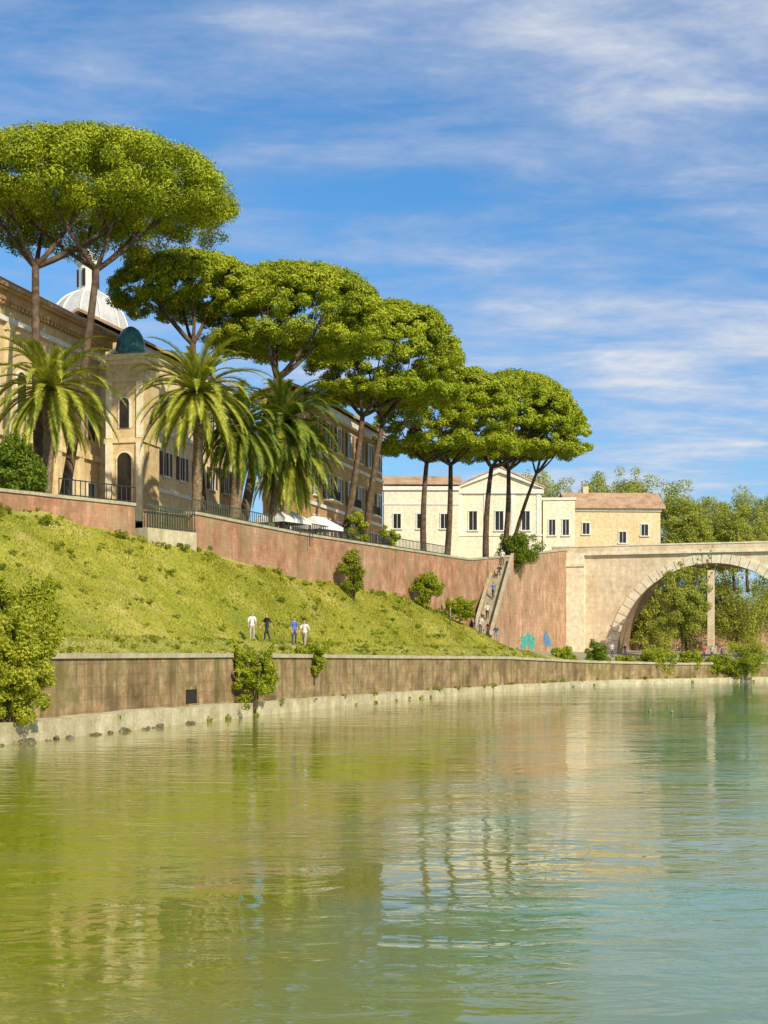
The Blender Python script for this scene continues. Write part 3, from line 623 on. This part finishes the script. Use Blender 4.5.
bush('slope_bush','loose pale green bush on the bank above the left waterside bush','bush',V3(18,69.5,3.6),2.3,2.0,4.1,140,100,.085,M['feather'],.15,.0,sprigs=28)
bush('hedge_bush','dense round dark green hedge bush on the street left of the brick wall','bush',V3(16,97,13.7),2.5,1.8,5.6,100,170,.11,M['shrubdark'],.22,.0)
bush('quay_bush','green bush growing at the foot of the quay wall right of the drain','bush',V3(255,90,.55),1.5,1.1,4.2,60,120,.09,M['shrub'],.22,.02,sprigs=6)
bush('quay_top_bush','green bush hanging over the quay edge right of the walking people','bush',V3(314,103,2.0),1.2,1.0,3.2,40,120,.09,M['shrub'],.24,.02,sprigs=4)
bush('wall_bush','rounded grey green bush against the brick wall in the middle of the slope','bush',V3(353,132),1.6,1.1,5.0,50,130,.11,M['weed'],.24,.02)
bush('wall_bush','low green bush at the foot of the brick wall left of the stairs','bush',V3(428,149),1.8,1.2,4.2,50,130,.12,M['shrub'],.24,.02)
bush('slope_bush','small leafy bush low on the grass just left of the stairs','bush',V3(459,156),1.9,1.2,3.0,36,120,.12,M['shrub'],.24,.02,sprigs=4)
bush('wall_top_bush','dark green bush on top of the pink wall right of the stairs','bush',V3(518,182,14.6),3.2,1.8,5.2,60,150,.14,M['shrubdark'],.24,.0)
bush('street_bush','slim green bush on the street under the fourth pine','bush',V3(357,wallY(357)+2,13.6),1.3,1.1,4.8,36,130,.12,M['shrub'],.24,.02)
bush('street_bush','small green bush on the street left of the cream villa','bush',V3(388,wallY(388)+2,13.6),1.2,1.0,4.0,30,130,.12,M['shrub'],.24,.02)
for px,Y,z,r_,h,lb in ((596,170,.3,1.9,5.4,'leftmost dark round bush at the waterline below the bridge'),(657,177,.8,3.1,4.5,'wide low bush on the quay edge below the middle of the arch'),(690,181,1.2,1.7,3.2,'smallest bush on the quay edge between two wider bushes'),(745,183,.5,3.2,5.6,'rightmost wide bush on the quay edge below the bridge'),(566,164,1.4,1.8,3.2,'low bush on the quay edge below the pink wall'),(626,174,1.0,1.7,2.4,'scrubby low bush hanging over the quay below the arch springing'),(716,183,.8,1.8,2.9,'scrubby bush hanging over the quay left of the rightmost wide bush')):
    bush('quay_edge_bush',lb,'bush',V3(px,Y,z),r_,r_*.8,h,50,130,.13,M['shrubdark'] if px<600 and px>580 else M['shrub'],.25,.0,'bushes along the quay edge by the bridge')
bush('young_tree','slender light green tree standing in front of the bridge arch','tree',V3(682,192),4.3,3.0,13.8,100,100,.14,M['far'],.17,.12,None,.16,sprigs=12)
for px,ytop,Y,rp,b0,lb in ((545,456,262,36,15,'far tree rising just left of the peach house roof'),(588,460,268,36,15,'far tree rising behind the middle of the peach house roof'),(628,460,262,38,15,'far tree rising behind the right end of the peach house'),
     (676,474,266,38,15,'far tree above the bridge parapet just right of the peach house'),(712,488,272,34,15,'far tree in the middle above the bridge parapet'),(748,484,258,38,15,'far tree above the right end of the bridge parapet'),(785,490,262,34,15,'far tree cut by the right edge above the bridge'),
     (690,508,250,28,15,'low far tree in front of the others close to the peach house end wall'),(735,512,249,28,15,'low far tree in front of the others near the right edge'),
     (640,572,258,36,2.5,'leafy tree seen at the left inside the arch'),(690,552,285,52,2.5,'leafy tree seen in the middle of the arch'),(738,562,262,42,2.5,'leafy tree seen at the right inside the arch'),(785,552,275,46,2.5,'leafy tree at the right edge seen through the arch')):
    x=(px-384)/F*Y; zt_=EYE+(HY-ytop)/F*Y; rr=rp*Y/F
    bush('background_tree',lb,'tree',Vector((x,Y,b0)),rr,rr,zt_-b0,150,130,.2,M['far'],.19,.08 if b0>10 else .0,'trees beyond the bridge',.3)
# grass on the slope
n=90000; i=rng.integers(25,nsl-2,n); jf=rng.random(n)**.85*(NV-2); j=np.minimum(jf.astype(int),NV-2); fi=rng.random(n)[:,None]; fj=(jf-j)[:,None]
P=(G[i,j]*(1-fi)+G[i+1,j]*fi)*(1-fj)+(G[i,j+1]*(1-fi)+G[i+1,j+1]*fi)*fj
hgt=rng.uniform(.06,.18,n)*(1+.6*np.sin(P[:,0]*1.3+P[:,1]*.6)*np.sin(P[:,1]*.5)); hgt=np.clip(hgt,.06,.36)
an=rng.uniform(0,PI,n); wv=np.stack([np.cos(an),np.sin(an),np.zeros(n)],1)*rng.uniform(.025,.06,n)[:,None]
tip=P+np.stack([rng.normal(0,.08,n),rng.normal(0,.08,n),hgt],1)
V=np.stack([P-wv,P+wv,tip],1).reshape(-1,3)
me=bpy.data.meshes.new('grass'); me.vertices.add(3*n); me.vertices.foreach_set('co',V.reshape(-1)); me.loops.add(3*n); me.loops.foreach_set('vertex_index',np.arange(3*n,dtype=np.int32))
me.polygons.add(n); me.polygons.foreach_set('loop_start',np.arange(0,3*n,3,dtype=np.int32)); me.update(calc_edges=True); me.validate(); me.materials.append(M['grassb'])
tag(link('grass',me),'sunlit grass covering the sloping bank','grass',kind='stuff')
# weeds: low leafy tufts on the slope and along the quay
cs=[];cr=[]
for q in range(520):
    i=int(rng.integers(30,nsl-2)); j=int(rng.integers(7,NV-1)) if q<240 else (int(rng.integers(NV-3,NV)) if q<320 else int(rng.integers(0,5))); s=rng.uniform(.08,.26)*(1.6 if (j>NV-5 and rng.random()<.5) else 1)*(.8 if q>=320 else 1)
    c=G[i,j]+rng.normal(0,.3,3)*np.array([1,1,0])+np.array([0,0,s*.2])
    for u in range(4): cs.append(c+rng.normal(0,s*1.3,3)*np.array([1,1,.2])); cr.append(s*rng.uniform(.5,1))
for q in range(150):
    i=int(rng.integers(20,len(ys)-25)); s=rng.uniform(.1,.3); c=np.array([*(Q[i]+NQ[i]*rng.uniform(-.1,1.1)+rng.normal(0,.8,2)*.3),rng.choice([.1,.75])]); cs.append(c); cr.append(s)
P,NN,SZ=clumps(np.array(cs),np.array(cr),22,.085,.8,.8)
tag(leaf_obj('weeds',P,NN,SZ,M['weed'],None,.4),'low leafy weeds scattered over the bank and the quay','weeds',kind='stuff')
# rocks
for k in range(26):
    y=random.uniform(60,82); x=float(qx(y)); s=random.uniform(.12,.4)
    bm=bmesh.new(); bmesh.ops.create_icosphere(bm,subdivisions=2,radius=s)
    for v in bm.verts: v.co=v.co*random.uniform(.75,1.25); v.co.z*=.6
    me=bpy.data.meshes.new('rock'); bm.to_mesh(me); bm.free(); me.materials.append(M['rock']); o=link('rock',me)
    o.location=(x+random.uniform(-.1,.5),y-random.uniform(0,.5),random.uniform(-.08,.08)); o.rotation_euler=(0,0,random.uniform(0,6))
    tag(o,'rough rock at the waterline below the quay ledge on the left','rock','rocks at the foot of the quay')
# ------------------------------------------------------------------ people
def person(label,loc,rz,pose,shirt,legs,hair=(.03,.02,.015),scale=1.12):
    J={}; E=[]
    def j(n,p,r,par=None,lab=None):
        J[n]=(Vector(p),r)
        if par: E.append((par,n,lab))
    j('pelvis',(0,0,.96),.135); j('waist',(0,0,1.13),.12,'pelvis','torso'); j('chest',(0,0,1.33),.145,'waist','torso'); j('nb',(0,0,1.47),.075,'chest','torso')
    j('neck',(0,-.01,1.54),.055,'nb','head'); j('h1',(0,-.025,1.6),.075,'neck','head'); j('h2',(0,-.015,1.68),.095,'h1','head'); j('h3',(0,0,1.75),.075,'h2','head'); j('nose',(0,-.12,1.66),.014,'h2','head')
    for s,n in ((-1,'l'),(1,'r')):
        sw=(.16*s if pose=='walk' else 0)
        fw=.28 if pose=='sit' else 0
        j('sh'+n,(.185*s,0,1.42),.062,'chest','arm'); j('el'+n,(.235*s,.03+sw-fw*.4,1.15),.045,'sh'+n,'arm'); j('wr'+n,(.23*s,-.05+sw*1.7-fw*1.1,.92+fw*.25),.032,'el'+n,'fore'); j('pa'+n,(.23*s,-.07+sw*1.9-fw*1.4,.85+fw*.28),.036,'wr'+n,'fore')
        pa=J['pa'+n][0]
        for q,(oy,ll) in enumerate(((-.035,.07),(-.012,.085),(.012,.08),(.033,.065))): j('f%d'%q+n,pa+Vector((0,oy,-ll)),.009,'pa'+n,'fore')
        j('th'+n,pa+Vector((-.02*s,-.05,-.035)),.010,'pa'+n,'fore')
        if pose=='sit':
            j('hi'+n,(.1*s,-.03,.93),.095,'pelvis','leg'); j('kn'+n,(.14*s,-.44,.95),.062,'hi'+n,'leg'); j('an'+n,(.13*s,-.46,.53),.042,'kn'+n,'leg'); j('to'+n,(.14*s,-.62,.47),.034,'an'+n,'foot')
        else:
            j('hi'+n,(.1*s,0,.9),.095,'pelvis','leg'); j('kn'+n,(.11*s,-.03-sw*.9,.5),.062,'hi'+n,'leg'); j('an'+n,(.11*s,.02-sw*1.5,.09+(.03 if sw<0 else 0)),.042,'kn'+n,'leg'); j('to'+n,(.12*s,-.15-sw*1.5,.04),.034,'an'+n,'foot')
    names=list(J); idx={n:i for i,n in enumerate(names)}
    me=bpy.data.meshes.new('tmp'); me.from_pydata([J[n][0] for n in names],[(idx[a],idx[b]) for a,b,_ in E],[])
    o=link('tmp',me); o.modifiers.new('s','SKIN')
    for i,n in enumerate(names): me.skin_vertices[0].data[i].radius=(J[n][1],J[n][1]*(.75 if n in('chest','waist','pelvis') else 1)); me.skin_vertices[0].data[i].use_root=(i==0)
    sd=o.modifiers.new('d','SUBSURF'); sd.levels=1; sd.render_levels=1
    dg=bpy.context.evaluated_depsgraph_get(); dg.update(); em=bpy.data.meshes.new_from_object(o.evaluated_get(dg)); bpy.data.objects.remove(o)
    drop=-.46 if pose=='sit' else 0
    vs=[v.co.copy() for v in em.vertices]; nr=[v.normal.copy() for v in em.vertices]
    def lab(p):
        best=9;bl=None
        for a,b_,l in E:
            A,B=J[a][0],J[b_][0]; d=B-A; t=max(0,min(1,(p-A).dot(d)/max(d.length_squared,1e-9))); q=(p-(A+d*t)).length
            if q<best: best=q;bl=l
        return bl
    ll=[lab(p) for p in vs]
    e=empty('person',loc,rz,label,'person'); e.scale=(scale,)*3
    em.name='body'; em.materials.clear(); em.materials.append(M['skin']); em.transform(Matrix.Translation((0,0,drop))); em.shade_smooth(); link('body',em,e)
    def part(nm,keep,off,m):
        fs=[]; used={}; V=[]
        for p in em.polygons:
            if all(keep(ll[i],vs[i]) for i in p.vertices):
                f=[]
                for i in p.vertices:
                    if i not in used: used[i]=len(V); V.append(vs[i]+nr[i]*off+Vector((0,0,drop)))
                    f.append(used[i])
                fs.append(f)
        if not fs: return
        mm=bpy.data.meshes.new(nm); mm.from_pydata(V,[],fs); mm.materials.append(m); mm.shade_smooth(); mm.update(); link(nm,mm,e)
    part('shirt',lambda l,p:l in('torso','arm') or (l=='leg' and p.z>.93 and pose!='sit'),.014,cloth(shirt))
    part('trousers',lambda l,p:l=='leg' or (l=='torso' and p.z<1.03),.011,cloth(legs))
    part('shoes',lambda l,p:l=='foot',.008,cloth((.05,.04,.035)))
    part('hair',lambda l,p:l=='head' and (p.z>1.7 or (p.y>.02 and p.z>1.6)),.012,cloth(hair))
def pg(px,Y): return gp(px,Y)
person('person in a white top and pale trousers, leftmost of the four on the bank',pg(252,101),R(20),'stand',(.75,.74,.7),(.45,.4,.32),scale=1.2)
person('person in black walking beside the white clad person on the left',pg(267,103),R(-60),'walk',(.03,.03,.035),(.03,.03,.04),scale=1.2)
person('person in a blue top standing third from left on the bank',pg(294,106),R(30),'stand',(.08,.16,.5),(.05,.06,.12),scale=1.2)
person('person in a white shirt and tan trousers, rightmost of the four on the bank',pg(304.5,107),R(-20),'walk',(.78,.76,.72),(.4,.33,.24),scale=1.2)
person('person in grey green clothes standing alone left of the stairs on the walkway',pg(450,150),R(90),'stand',(.13,.15,.08),(.09,.09,.07))
person('person in black, leftmost of the group at the foot of the stairs',pg(474,157),R(40),'stand',(.03,.03,.04),(.04,.05,.09))
person('person in a white shirt in the middle of the group below the stairs',pg(480.5,157),R(-30),'stand',(.7,.68,.65),(.08,.1,.2))
person('person in a dark red top at the right of the group below the stairs',pg(488,158),R(-80),'walk',(.3,.06,.05),(.05,.05,.06))
person('person in navy standing rightmost below the stairs',pg(496,160),R(10),'stand',(.05,.07,.18),(.3,.27,.22))
def onstair(t): p=sb0.lerp(sb1,t); return Vector((p.x,p.y,p.z+.25))
person('person in dark clothes sitting near the top of the stone stairs',onstair(.78),R(-15),'sit',(.05,.05,.06),(.06,.08,.16))
person('person in a white top standing at the top of the stone stairs',onstair(.92),R(-10),'stand',(.7,.7,.68),(.1,.1,.14))
person('person in a blue top walking halfway up the stone stairs',onstair(.5),R(165),'walk',(.1,.18,.42),(.07,.07,.09))
person('person in a pale shirt and dark trousers low on the stone stairs',onstair(.25),R(170),'walk',(.66,.62,.56),(.05,.05,.06))
person('person in a pale top standing under the left side of the arch',pg(612,186),R(20),'stand',(.6,.55,.5),(.08,.08,.1))
person('person in dark clothes walking under the left side of the arch',pg(625,184),R(90),'walk',(.05,.05,.06),(.06,.07,.12))
person('person in a red top standing on the walkway under the right half of the arch',pg(704,190),R(0),'stand',(.4,.07,.05),(.05,.06,.1))
person('person in white on the walkway beside the red clad person under the arch',pg(712,191),R(-40),'stand',(.7,.68,.65),(.1,.1,.12))
person('person in a blue shirt on the walkway near the right edge under the arch',pg(722,191),R(60),'walk',(.1,.2,.45),(.12,.1,.09))
def duck(px,py,label):
    Y=EYE*F/(py-HY); loc=Vector(((px-384)/F*Y,Y,.0)); e=empty('duck',loc,R(70),label,'duck','ducks on the river'); e.scale=(.7,)*3
    pts=[(-.34,0,.14),(-.24,0,.1),(-.05,0,.09),(.13,0,.1),(.22,0,.15),(.25,0,.22),(.27,0,.28),(.33,0,.29)]; rd=[.02,.09,.15,.13,.075,.05,.06,.035]
    MB().tube(pts,rd,10).build('body',M['duckw'],e,True,fix=False); MB().tube([(.35,0,.285),(.43,0,.27)],[.025,.015],8).build('bill',M['bill'],e,True,fix=False)
duck(650,712,'brown duck swimming left of its companion on the river near the bridge'); duck(672,713,'brown duck swimming right of its companion on the river near the bridge')
